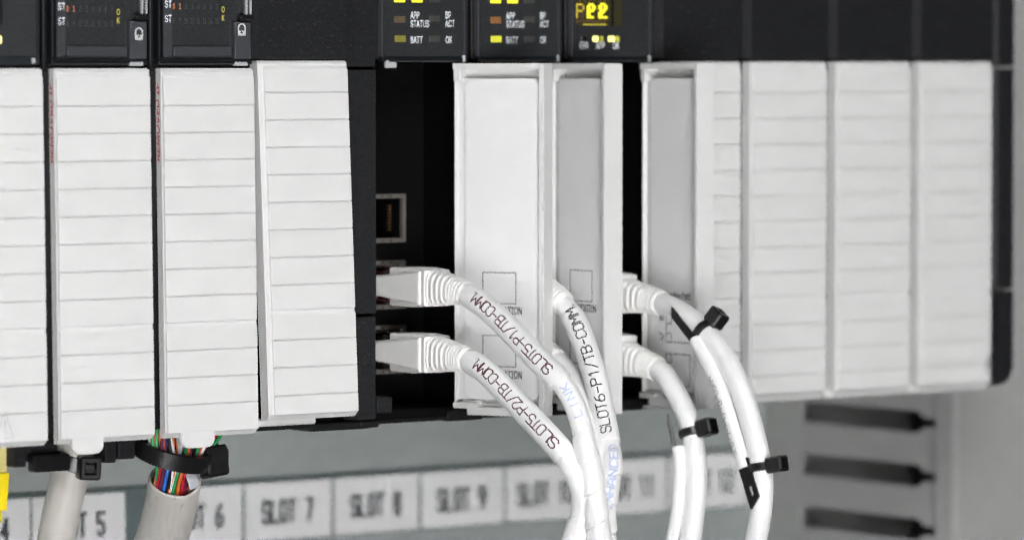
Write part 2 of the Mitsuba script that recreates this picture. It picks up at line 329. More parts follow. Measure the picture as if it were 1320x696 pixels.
for k in range(5):                                          # black wires lying inside the duct
    pw = Path([(DX + 14 + 9 * k, 70 + 14 * k, -265), (DX + 16 + 8 * k, 75 + 12 * k, -160), (DX + 13 + 9 * k, 72 + 13 * k, -40), (DX + 15 + 9 * k, 74 + 13 * k, 105)], 30)
    add('wiring_duct__wire', sweep(pw, np.linspace(0, pw.L, 30), 2.2, sides=10), 'black_plain')

# ------------------------------------------------------------------ racks
def rack(key, xr0, xr1, body0, mirror_round):
    add(key + '__backplane', rbox(body0, xr0 + 0.2, 42, 140, -103.5, 70, 0.8), 'black_plain')
    segs = [(70, -1.7), (-2.4, -73.6), (-74.3, -104.6)]
    for i, (zt, zb) in enumerate(segs):
        if mirror_round and i == 2:
            r = 6.5
            sh = unary_union([sg.box(xr0, zb + r, xr1, zt), sg.box(xr0, zb, xr1 - r, zt), sg.Point(xr1 - r, zb + r).buffer(r, quad_segs=10)])
            m = poly_xz(sh, 0.6, 128)
            m = cat(m, poly_xz(sh.buffer(-0.6), 0, 0.61).copy())
            add(key + '__end_cap', m, 'black_grain', smooth=30)
            continue
        c = 0.25; P = []
        if mirror_round: prof = [(xr0, 128), (xr0, 1.2), (xr0 + 1.6, 0), (xr1 - 0.8, 0), (xr1, 0.8), (xr1, 128)]
        else: prof = [(xr0, 128), (xr0, 3.0), (xr0 + 2.0, 0), (xr1 - 0.5, 0), (xr1, 0.5), (xr1, 128)]
        up = 0.3 if i else 0.0
        P = [(x, y, zb + c) for x, y in prof] + [(x, y, zt - c) for x, y in prof] + [(x + (0.4 if x < (xr0 + xr1) / 2 else -0.4), y + 0.5, z) for x, y in prof for z in (zb, zt)]
        add(key + '__end_cap', hull(P) if not (i == 1 and not mirror_round) else hull(np.array(P) + [0, -0.35, 0]), 'black_grain', smooth=25)
rack('rack', -8.5, 0.7, -160, False)
rack('rack_001', 244.6, 253.6, 0.9, True)
name('rack', 'black left rack whose end piece stands between the closed covers and the open ones', 'rack', 'black module racks')
name('rack_001', 'black right rack ending in a rounded cheek beside the grey duct', 'rack', 'black module racks')
# seam fill behind the cap joints, bottom trays
add('rack__tray', cat(rbox(-150, -8.6, 6, 100, -106.6, -103.4, 0.4), rbox(-22, -1.0, 1.2, 30, -107.2, -104.8, 0.4)), 'black_plain')
add('rack_001__tray', cat(rbox(0.9, 244.5, 9, 100, -106.8, -103.8, 0.4), rbox(-4.5, 2.5, 0.9, 20, -107.0, -104.8, 0.5)), 'black_plain')

# ------------------------------------------------------------------ closed covers with their strips
def strip_mesh(x0, x1, zt, zb, kind=0):
    """one raised strip; kind 1 has a long bevel at its top edge"""
    c, cy, y0, y1 = 0.25, 0.45, 0.0, 1.3; tb = {0: c, 1: 1.15, 2: 1.25}[kind]; td = {0: cy, 1: 0.62, 2: 1.28}[kind]
    P = []
    for x, sx in ((x0, 1), (x1, -1)):
        P += [(x, y1, zt), (x, y1, zb), (x, y0 + c, zt - tb), (x, y0 + c, zb + c), (x + c * sx, y0, zt - tb - 0.1), (x + c * sx, y0, zb + c), (x + c * sx, y0 + td, zt), (x + c * sx, y0 + cy, zb)]
    return hull(P)
def cover(key, kind, to):
    """kind: 'io' or 'filler'. body, strips, and the moulded tab of the io covers"""
    if kind == 'io':
        W0, W1, zt, zb = 3.0, 34.2, -1.9, -106.2
        gr = [-12.4 - 7.68 * k for k in range(12)]; main = 8; top, bot = -3.5, -104.9; sx0, sx1 = W0 + 0.25, W1 - 0.25
    elif kind == 'wide':
        W0, W1, zt, zb = 3.3, 34.4, 0.35, -102.9
        gr = [-8.9 - 7.9 * k for k in range(8)] + [-71.6, -80.0, -87.9, -95.9]; main = 8; top, bot = -1.4, -101.6; sx0, sx1 = W0 + 1.7, W1 - 0.25
    else:
        W0, W1, zt, zb = 3.0, 33.9, -0.1, -105.0
        gr = [-9.75 - 7.98 * k for k in range(8)] + [-73.3, -81.8, -89.8, -97.7]; main = 8; top, bot = -1.9, -103.4; sx0, sx1 = W0 + 0.35, W1 - 0.25
    P = []
    d = 3.9 if kind == 'io' else 5.0
    for x, sx in ((W0, 1), (W1, -1)):
        P += [(x, d, zt), (x, d, zb + 1.2), (x, 1.1, zt - 0.6), (x, 1.1, zb + 1.4), (x + 0.3 * sx, 0.85, zt - 1.0), (x + 0.3 * sx, 0.85, zb + 1.7), (x + 0.4 * sx, 1.6, zt), (x + 0.4 * sx, 2.4, zb)]
    P += [(W0, d, zb), (W1, d, zb)]
    if ('body', kind) not in CACHE:
        CACHE['body', kind] = hull(P)
        CACHE['strips', kind] = []
        ed = [top] + gr + [bot]
        for i in range(len(ed) - 1):
            a, b = ed[i], ed[i + 1]; k1 = (i == main + 1)
            CACHE['strips', kind].append(strip_mesh(sx0, sx1, a - (0.30 if k1 else -0.01 if i else 0), b + (0.12 if i == main else -0.01), 2 if k1 else 1 if i == 0 else 0))
    if ('key', kind) not in CACHE:
        add(key + '__cover', CACHE['body', kind], 'white_plastic', smooth=20, to=to)
        ks = [add(key + '__cover__strip', m, 'white_plastic', smooth=50, to=to) for m in CACHE['strips', kind]]
        CACHE['key', kind] = (key + '__cover', ks)
    else:
        b, ks = CACHE['key', kind]; reuse(key + '__cover', b, to)
        for s in ks: reuse(key + '__cover__strip', s, to)
CACHE = {}

# ---- three input modules
IO = [('input_module', -148.5), ('input_module_001', -113.5), ('input_module_002', -78.5)]
for i, (key, X) in enumerate(IO):
    to = place(X, -4.0, 0, -1.1); st = place(X, -4.0, 0)
    cover(key, 'io', to)
    hb = cat(rbox(0.9, 34.2, 3.6, 60, -103.8, -2.4, 0.5), rbox(1.3, 34.0, 4.2, 60, -2.6, 60, 0.4))
    if i == 0: add(key + '__housing', hb, 'black_plain', to=st)
    else: reuse(key + '__housing', 'input_module__housing', st)
    if i:
        tx = (6.8, 17.0) if i == 1 else (7.8, 19.0)
        tab = sg.box(tx[0], -106.5, tx[1], -103.0).union(rrect(tx[0], -108.9, tx[1], -104.0, 2.6))
        add(key + '__cover__tab', cat(poly_xz(tab, 0.35, 1.6), poly_xz(tab.buffer(-0.25), 0.1, 0.36)), 'white_plastic', smooth=30, to=to)
        m = words('REMOVED IF', 1.9, 1.0, True, 0.05); v = m.vertices                # red print on the cover's left side, running upwards
        m.vertices = np.stack([3.0 - v[:, 2] - 0.02, 2.0 + v[:, 1], -28.3 + v[:, 0] * (22.0 / np.ptp(v[:, 0]))], 1); m.fix_normals()
        m = trimesh.intersections.slice_mesh_plane(m, [0, -1, 0], [0, 3.32, 0])
        add(key + '__cover__lettering', m, 'ink_red', smooth=False, to=to)
    else:
        tri = outline(sg.Polygon([(17.6, -103.3), (22.6, -103.3), (20.1, -96.2)]).buffer(0.5).buffer(-0.2), 0.22)
        tri = tri.union(sg.box(19.9, -100.6, 20.35, -98.4)).union(sg.box(19.9, -102.0, 20.35, -101.4))
        add(key + '__cover__warning_mark', poly_xz(tri, -0.06, 0.02), 'ink_grey', smooth=False, to=to)
    # status window
    face = rbox(2.0, 33.4, 2.2, 5, -1.0, 60, 0.3)
    add(key + '__status_face', face, 'black_film', to=st)
    if i:
        z0 = 0.0 if i == 1 else 0.9
        add(key + '__window', box(1.9, 33.3, 0.55, 0.60, 1.2, 60), 'clear_plastic', smooth=False, to=st)
        fr = cat(rbox(1.9, 33.3, 0.2, 3.4, -0.9, 0.5, 0.25), rbox(1.9, 3.6, 0.6, 3.4, 0.4, 60, 0.25))
        add(key + '__window_frame', fr, 'black_gloss', to=st)
        add(key + '__inner_step', cat(rbox(7.4, 27.0, 0.95, 2.3, 1.3, 4.3, 0.25), rbox(4.3, 7.2, 1.3, 2.3, 1.3, 60, 0.25)), 'smoked_edge', to=st)
        add(key + '__catch', cat(rbox(27.4, 33.2, 0.3, 2.6, 0.6, 11.3, 0.4), rbox(30.6, 33.2, 0.2, 2.6, 13.4, 60, 0.4)), 'smoked_edge', to=st)
        add(key + '__catch__foot', rbox(27.3, 31.8, 0.0, 1.4, -1.3, -0.1, 0.25), 'clear_edge', to=st)
        add(key + '__catch__slider', rbox(28.9, 33.6, -0.7, 1.4, 11.5, 13.3, 0.5), 'black_plain', to=st)
        add(key + '__catch__slider_rail', cat(rbox(30.9, 31.5, -0.5, 0.6, 13.2, 60, 0.2), rbox(32.4, 32.9, -0.5, 0.6, 13.2, 60, 0.2)), 'clear_edge', to=st)
        lz = 6.0 + 1.3 * (i - 1); lx = 30.3 - 0.5 * (i - 1)
        ring = outline(rrect(lx - 1.35, lz - 0.1, lx + 1.35, lz + 3.5, 1.3), 0.42).union(sg.box(lx - 1.25, lz, lx + 1.25, lz + 1.4))
        ring = ring.difference(sg.Point(lx, lz + 0.9).buffer(0.35))
        add(key + '__lock_mark', poly_xz(ring, 0.1, 0.26), 'ink_grey', smooth=False, to=st)
        for r_, zz in enumerate((14.2 + z0, 10.1 + z0)):
            add(key + '__lettering', front_text('ST', 4.4, zz, 2.0, 1.2, 0.68), 'ink_white', smooth=False, to=st)
            for d_ in range(8):
                lit = r_ == 0 and d_ < 2
                add(key + '__digit', front_text(str(d_ + 8 * r_), 7.7 + 2.08 * d_ - (0.3 if d_ + 8 * r_ > 9 else 0), zz - 0.4, 1.6, 2.18, 0.58 if d_ + 8 * r_ < 10 else 0.42), 'ink_dim', smooth=False, emit=GLOW['orange'] if lit else None, to=st)
        add(key + '__digit', cat(front_text('O', 24.1, 13.0 + z0, 1.6, 2.18, 0.7), front_text('K', 24.15, 10.6 + z0, 1.6, 2.18, 0.7)), 'ink_dim', smooth=False, emit=GLOW['halfyellow'], to=st)
    else:
        add(key + '__window_frame', cat(rbox(1.9, 34.0, 1.6, 3.4, -0.9, 1.4, 0.25), rbox(33.0, 34.0, 1.7, 3.6, 1.3, 60, 0.25)), 'smoked_pane', to=st)
        add(key + '__screen', box(3, 22.3, 2.08, 2.2, 10.1, 60), 'black_gloss', smooth=False, to=st)
        add(key + '__status_lamp', rbox(18.6, 22.0, 1.8, 2.3, 4.9, 7.0, 0.3), 'lamp_grey_off', emit=GLOW['bright'], to=st)
        add(key + '__lettering', front_text('OK', 18.6, 3.1, 1.6, 2.18, 0.8), 'ink_white', smooth=False, to=st)
        add(key + '__catch', rbox(31.2, 32.4, 1.2, 2.0, -0.6, 1.0, 0.2), 'clear_edge', to=st)
name('input_module', 'leftmost white ribbed module with a small warning triangle low on its cover', 'module', 'closed input modules')
name('input_module_001', 'white ribbed input module above the intact grey cable', 'module', 'closed input modules')
name('input_module_002', 'white ribbed input module above the stripped grey cable with coloured wires', 'module', 'closed input modules')

# ---- filler modules: one by the middle cheek, four on the right
FILL = [('filler_module', -43.5, 'wide', -3.15), ('filler_module_001', 105.0, 'filler', 0), ('filler_module_002', 140.0, 'filler', 0), ('filler_module_003', 175.0, 'filler', 0), ('filler_module_004', 210.0, 'filler', 0)]
def filler_top(dx0):
    prof = [(dx0, 60), (dx0, 2.4), (dx0 + 2.0, 0.0), (33.7, 0), (34.1, 0.5), (34.1, 60)]
    return hull([(x, y, z) for x, y in prof for z in (1.0, 60)] + [(x + (0.3 if x < 10 else -0.3), y + 0.5, 0.5) for x, y in prof])
first = None
for key, X, kd, tl in FILL:
    st = place(X)
    cover(key, kd, place(X, 0, 0, tl))
    add(key + '__housing', filler_top(0.9 if kd != 'wide' else 1.0), 'black_grain', smooth=25, to=st)
    if kd == 'wide':
        add(key + '__lower_body', cat(rbox(1.5, 33.9, 6, 40, -103.2, -0.5, 0.5)), 'black_plain', to=st)
        add(key + '__lower_lip', rbox(2.5, 23.2, 0.5, 9, -104.9, -102.8, 0.4), 'white_plastic', to=st)
    else:
        add(key + '__lower_body', rbox(1.2, 34.3, 5.1, 40, -103.4, -0.4, 0.5), 'black_plain', to=st)
        add(key + '__lower_lip', rbox(0.3, 34.7, 3.2, 20, -106.2, -103.5, 0.6), 'white_plastic', to=st)
name('filler_module', 'closed white ribbed module leaning out at its foot, left of the black rack end', 'module', 'closed filler modules')
name('filler_module_001', 'closed ribbed module partly hidden by the third open cover and the tied cable', 'module', 'closed filler modules')
name('filler_module_002', 'closed white ribbed module third from the right end of the rack', 'module', 'closed filler modules')
name('filler_module_003', 'closed white ribbed module second from the right end of the rack', 'module', 'closed filler modules')
name('filler_module_004', 'closed white ribbed module at the right end of the rack', 'module', 'closed filler modules')

# ---- open modules
def open_cover(key, hin, ang, with_text, W=28.0):
    """cover swung open; local u runs from the hinge to the free edge, w from the inner lip (0) to the outer face"""
    a = math.radians(ang); U = np.array([math.cos(a), -math.sin(a), 0]); Wd = np.array([math.sin(a), math.cos(a), 0]); o = np.array([hin[0], hin[1], 0.0])
    def put(m):
        m = m.copy(); v = np.asarray(m.vertices); m.vertices = o + v[:, :1] * U + v[:, 1:2] * Wd + v[:, 2:] * [0, 0, 1]
        return m
    zt, zb, D = -0.6, -104.4, 7.0
    out = sg.Polygon([(0, zt), (W, zt), (W, zb), (4.6, zb), (4.6, zb + 1.9), (0, zb + 1.9)])
    inn = sg.Polygon([(1.7, zt - 1.8), (W - 1.7, zt - 1.8), (W - 1.7, zb + 2.3), (8.2, zb + 2.3), (7.4, zb + 3.6), (1.7, zb + 3.6)]).buffer(-0.4).buffer(0.4, quad_segs=3)
    inn = inn.union(sg.box(-1, zb + 3.6, 3.0, zt - 1.8)).intersection(sg.box(0, zb, W, 0))
    floor = rrect(-6, -99.9, W - 1.75, -5.0, 3.1).intersection(sg.box(0, -200, W, 0)); ring = out.difference(inn); lip = out.buffer(-0.25, join_style=2).difference(inn.buffer(0.25))
    body = cat(poly_xz(ring, 0.25, 5.4), poly_xz(lip, 0, 0.26), rbox(0, 0.7, 1.1, 5.6, zb + 2.0, zt - 1.0, 0.25), rbox(0, 2.3, 0.5, 5.6, -6.0, zt - 0.8, 0.25), poly_xz(floor, 2.5, 5.4), poly_xz(floor.buffer(-0.15), 2.4, 2.51), poly_xz(out.buffer(-0.1, join_style=2), 5.3, D - 0.4), poly_xz(out.buffer(-0.5, join_style=2), D - 0.41, D))
    add(key + '__cover', put(body), 'white_plastic_smooth', smooth=25)
    add(key + '__cover__ledge', put(cat(rbox(1.7, 8.4, 2.0, 5.4, zb + 2.8, zb + 4.3, 0.5), rbox(8.0, W - 1.8, 3.4, 5.4, zb + 2.2, zb + 3.5, 0.4), rbox(15, 21, 3.6, 5.4, zb + 4.0, zb + 4.7, 0.25))), 'white_plastic_smooth', smooth=40)
    add(key + '__cover__clip', put(rbox(W - 4.2, W - 2.2, -0.1, 1.2, zt - 0.5, zt + 0.12, 0.15)), 'label_stock')
    card = rrect(3.4, -99.6, W - 1.95, -5.2, 3.0)
    add(key + '__cover__insert', put(cat(poly_xz(card, 1.70, 2.7), poly_xz(card.buffer(-0.15), 1.58, 1.71))), 'label_stock', smooth=30)
    if with_text == 'app':
        sq = [outline(sg.box(9.0, z - 9.5, 20.0, z), 0.34) for z in (-62.0, -80.6)]
        add(key + '__cover__outline', put(poly_xz(unary_union(sq), 1.53, 1.59)), 'ink_line', smooth=False)
        for z in (-74.3, -93.2):
            add(key + '__cover__lettering', put(front_text('APPLICATION', 9.2, z - 0.15, 2.2, 1.58, 0.60)), 'ink_dark', smooth=False)
    else:
        ln = [outline(sg.box(11.2, z1, 23.0, z0), 0.42) for z0, z1 in ((-73.9, -85.0), (-88.2, -98.2))] + [outline(sg.box(11.2, z - 3.1, 14.0, z), 0.42) for z in (-76.4, -82.0, -88.2)]
        add(key + '__cover__outline', put(poly_xz(unary_union(ln), 1.53, 1.59)), 'ink_line', smooth=False)
        add(key + '__cover__lettering', put(front_text('Application Port', 7.6, -71.8, 2.1, 1.58, 0.70)), 'ink_dark', smooth=False)
        add(key + '__cover__lettering', put(cat(front_text('Rx', 8.0, -78.6, 2.1, 1.58, 0.7), front_text('Tx', 8.0, -84.4, 2.1, 1.58, 0.7), front_text('F', 24.2, -94.2, 2.1, 1.58, 0.7))), 'ink_dark', smooth=False)

def open_body(key, X, ports, first_left):
    fp = sg.box(X + 1.0, -103.6, X + 34.4, -0.4)
    for z in ports: fp = fp.difference(sg.box(X + 11.0, z - 6.1, X + 24.6, z + 6.1))
    m = cat(poly_xz(fp, 22, 24), box(X + 33.5, X + 34.7, 2.5, 22, -103.6, -0.4), box(X + 0.9, X + 1.9, 2.5, 22, -103.6, -0.4), rbox(X + 0.9, X + 34.7, 36, 42, -103.6, 0, 0.3),
            rbox(X + 0.9, X + 34.7, 2.0, 24, -105.0, -102.2, 0.5), box(X + 10, X + 11, 24, 36, -103, -1), box(X + 24.6, X + 26, 24, 36, -103, -1))
    add(key + '__body', m, 'black_deep', smooth=False)
    for z in ports:
        fr = outline(sg.box(X + 9.6, z - 7.2, X + 26.0, z + 7.2), 1.25)
        notch = unary_union([sg.box(X + 14 + 3 * k, z + s * 6.6 - 0.3, X + 15 + 3 * k, z + s * 6.6 + 0.3) for k in range(3) for s in (-1, 1)])
        add(key + '__port', poly_xz(fr.difference(notch), 20.6, 23.5), 'metal_shield', smooth=False)
        for c in range(8):
            add(key + '__port__contact', rbox(X + 21.6, X + 22.6, 23.2, 24.6, z + 3.6 - 1.02 * c - 0.25, z + 3.6 - 1.02 * c + 0.25, 0.1), 'gold')
def status_head(key, X):
    st = place(X)
    if key.startswith('communication_module') and key != 'communication_module':
        for p in ('__head', '__status_face', '__window', '__window_frame', '__window_edge'): reuse(key + p, 'communication_module' + p, st)
        return
    add(key + '__head', rbox(1.6, 34.5, 2.2, 60, 0.6, 60, 0.4), 'black_plain', to=st)
    add(key + '__status_face', rbox(3.4, 33.6, 1.2, 3.0, 0.9, 60, 0.25), 'black_film', to=st)
    add(key + '__window', box(3.2, 34.0, 0.30, 0.35, 1.3, 60), 'clear_plastic', smooth=False, to=st)
    add(key + '__window_frame', cat(rbox(3.0, 34.2, 0.1, 3.0, -0.2, 1.3, 0.3)), 'black_gloss', to=st)
    add(key + '__window_edge', cat(rbox(3.0, 4.7, 0.32, 2.8, 1.3, 60, 0.3), rbox(33.0, 34.3, 0.32, 2.8, 1.3, 60, 0.3)), 'smoked_edge', to=st)
    add(key + '__catch', rbox(32.0, 33.1, -0.1, 0.8, -0.3, 1.8, 0.2), 'clear_edge', to=st)

COMM = [('communication_module', 0.0), ('communication_module_001', 35.0)]
for i, (key, X) in enumerate(COMM):
    st = place(X); status_head(key, X)
    if i: reuse(key + '__catch', 'communication_module__catch', st)
    lamps = [(7.9, 11.2, 'lamp_orange_dim' if i else 'lamp_amber_off', None), (20.5, 11.5, 'lamp_grey_off', None), (8.1, 5.6, 'lamp_yellow_dim', GLOW['lime'] if i else None), (20.5, 5.6, 'lamp_grey_off', None),
             (7.9, 17.2, 'lamp_yellow_dim', GLOW['yellow']), (14.2, 17.2, 'lamp_yellow_dim', GLOW['yellow']), (20.5, 17.2, 'lamp_grey_off', None)]
    for x, z, mt, em in lamps:
        add(key + '__status_lamp', rbox(x, x + 4.0, 0.95, 1.4, z, z + 1.95, 0.2), mt, emit=em, to=st)
    for s, x, z in (('APP', 13.7, 12.5), ('STATUS', 13.7, 10.0), ('BP', 26.3, 12.6), ('ACT', 26.3, 10.1), ('BATT', 13.7, 5.3), ('OK', 26.4, 5.35)):
        if i == 0: add(key + '__lettering', front_text(s, x, z, 2.0, 1.18, 0.62), 'ink_white', smooth=False, to=st)
    if i:
        for q in [k for k in list(scene) if k.startswith('communication_module__lettering')]: reuse(key + '__lettering', q, st)
open_body('communication_module', 0.0, (-46.7, -66.5, -85.8), True)
open_body('communication_module_001', 35.0, (-66.5, -86.0), False)
add('communication_module__window_foot', cat(rbox(4.2, 8.2, -0.1, 1.2, -2.0, -0.15, 0.3), rbox(4.2, 5.4, -0.2, 1.0, -1.4, 0.3, 0.2)), 'clear_edge')
add('communication_module__latch', rbox(1.3, 7.0, 0.6, 10, -103.0, -98.2, 0.4), 'black_grain')
for za, zb_ in ((-21, -9), (-58, -50), (-90, -84)): add('communication_module__side_rib', rbox(32.6, 33.6, 3.5, 6, za, zb_, 0.2), 'black_plain')
add('communication_module__hinge', cat(rbox(27, 40, 0.8, 6, -106.4, -103.2, 0.4)), 'black_plain')
open_cover('communication_module', (28.9, 1.0), 60.7, 'app', 29.5)
open_cover('communication_module_001', (64.2, 1.0), 90.0, 'app')
name('communication_module', 'open module with an empty port above two plugged white cables', 'module', 'open communication modules')
name('communication_module_001', 'open module whose cover half shows behind the black lettered cable', 'module', 'open communication modules')

key, X = 'display_module', 70.0; st = place(X)
status_head(key, X)
add(key + '__screen', box(4.7, 22.4, 0.92, 1.2, 10.8, 60), 'screen_brown', smooth=False, to=st)
add(key + '__screen__divider', box(18.2, 19.2, 0.84, 0.93, 10.8, 60), 'black_gloss', smooth=False, to=st)
FONT = {'P': ['11110', '10001', '10001', '11110', '10000', '10000', '10000'], '2': ['11110', '10001', '10001', '11110', '10000', '10000', '11111'], '3': ['11110', '00001', '00001', '11110', '10000', '10000', '11111']}
def dots(rows, x, z, w, h, r, inv=False):
    ps = []
    for a, row in enumerate(rows):
        for b, ch in enumerate(row):
            if (ch == '1') != inv: ps.append(sg.Point(x + (b + .5) * w / 5, z + h - (a + .5) * h / 7).buffer(r, quad_segs=3))
    return poly_xz(unary_union(ps), 0.78, 0.9)
add(key + '__screen__digit', dots(FONT['P'], 4.8, 12.9, 3.1, 4.5, 0.27), 'lamp_yellow_dim', smooth=False, emit=(0.72, 0.52, 0.03), to=st)
add(key + '__screen__digit', dots(['01110', '11011', '11011', '11110', '11000', '11000', '11110'], 8.9, 12.9, 3.3, 4.5, 0.39), 'lamp_yellow_dim', smooth=False, emit=GLOW['yellow'], to=st)
add(key + '__screen__digit', dots(['01110', '11011', '11011', '01110', '11100', '11000', '11111'], 13.3, 12.9, 3.4, 4.6, 0.40), 'lamp_yellow_dim', smooth=False, emit=GLOW['yellow'], to=st)
add(key + '__screen__dim_dots', dots(FONT['P'], 4.8, 12.9, 3.1, 4.5, 0.2, True), 'lamp_amber_off', smooth=False, to=st)
row = unary_union([sg.Point(5.2 + 1.05 * k, 11.9 + 0.12 * (k % 3)).buffer(0.22, quad_segs=3) for k in range(11)] + [sg.Point(6.2 + 1.9 * k, 18.2 + 0.2 * (k % 2)).buffer(0.24, quad_segs=3) for k in range(6)])
add(key + '__screen__dim_dots', poly_xz(row, 0.78, 0.9), 'lamp_orange_dim', smooth=False, to=st)
add(key + '__screen__glow_edge', rbox(7.5, 16.4, 0.74, 1.0, 10.85, 11.25, 0.1), 'lamp_yellow_dim', emit=(0.42, 0.36, 0.02), to=st)
for x0, x1, mt, em in ((6.9, 9.1, 'black_gloss', None), (11.3, 13.5, 'lamp_yellow_dim', GLOW['bright']), (14.2, 15.4, 'lamp_yellow_dim', (0.36, 0.36, 0.02)), (17.2, 19.8, 'lamp_yellow_dim', GLOW['bright']), (20.2, 21.6, 'lamp_yellow_dim', (0.5, 0.46, 0.02))):
    add(key + '__status_lamp', rbox(x0, x1, 0.85, 1.4, 5.9, 7.6, 0.3), mt, emit=em, to=st)
for s, x in (('ERR', 6.3), ('APP', 12.4), ('OK', 18.9)):
    add(key + '__lettering', front_text(s, x, 3.75, 2.05, 1.18, 0.66), 'ink_white', smooth=False, to=st)
open_body(key, X, (-66.5, -86.0), False)
add(key + '__hinge', rbox(X + 22, X + 31, 0.8, 6, -106.2, -103.2, 0.4), 'black_plain')
open_cover(key, (99.2, 1.0), 90.0, 'port')
name(key, 'open module with a glowing yellow digit display and two cables fixed by black ties', 'module')
add('communication_module_001__hinge', rbox(60, 72, 0.8, 6, -106.4, -103.2, 0.4), 'black_plain')

# ------------------------------------------------------------------ network cables
Apts = [(18, 24, -66.4), (18, 12, -66.4), (18, 2, -66.3), (18, -9.5, -66.5), (18, -20.8, -67.6), (18.5, -31.9, -72.0), (19.5, -44.8, -79.9), (20.5, -54.9, -86.6), (22, -61.3, -91.4), (24, -65.2, -98.1), (26, -66.6, -106.9), (28, -66.5, -115.6), (30, -66.4, -125.8), (32, -66, -136.6), (33.5, -66.2, -150)]
Bpts = [(18, 24, -85.8), (18, 12, -85.8), (18, 2, -85.8), (18, -10.8, -86.0), (18, -23.5, -87.3), (18.5, -34.9, -92.2), (19.5, -47, -100.1), (20.5, -58.1, -107.4), (22.5, -62.6, -112.4), (25.5, -64.6, -119.5), (28.0, -63.2, -126.3), (28, -60.2, -135.2), (27, -58.2, -150)]
Cpts = [(53, 24, -67), (53, 12, -67), (53, 0, -67.5), (53, -11.6, -68.5), (53, -17.6, -69.8), (53, -24.8, -73.7), (52.5, -31.8, -82), (51.5, -39, -92.9), (50.5, -44, -102.8), (49, -48.5, -110.7), (46, -53.1, -118.8), (43, -54.5, -127.4), (41, -57, -136.4), (41, -58, -150)]
Dpts = [(53, 24, -86), (53, 12, -86), (53, 2, -86.2), (53, -7.8, -86.6), (53, -16.1, -87.8), (51.6, -26.1, -91.8), (48.5, -35.5, -98.8), (45.5, -43, -107.3), (43.0, -48.9, -114.7), (40, -52, -123.2), (37, -55, -133.6), (36.5, -57, -150)]
Epts = [(88, 24, -69), (88, 12, -69.6), (88, 2, -70.2), (88, -5, -70.6), (88, -21.9, -71.9), (88, -34.1, -74.8), (88, -43.6, -79), (88, -54.1, -87), (88, -61.2, -95.7), (88, -66.2, -105.4), (88, -70.1, -115.3), (88, -71.5, -123.1), (88, -70.8, -131), (88, -68.7, -139.3), (88, -65, -150)]
Fpts = [(88, 24, -87.5), (88, 12, -88), (88, 2, -88.8), (88, -5, -89.5), (88, -22, -92.0), (88, -27.3, -94.9), (88, -32.7, -100.5), (88, -37, -106.2), (88, -39.6, -113), (88, -40.9, -122.5), (88, -39.9, -133), (88, -38.1, -141.8), (88, -35.6, -151)]
def cable_key(i): return 'network_cable' if i == 0 else f'network_cable_{i:03d}'
PATHS = [Path(p) for p in (Apts, Bpts, Cpts, Dpts, Epts, Fpts)]
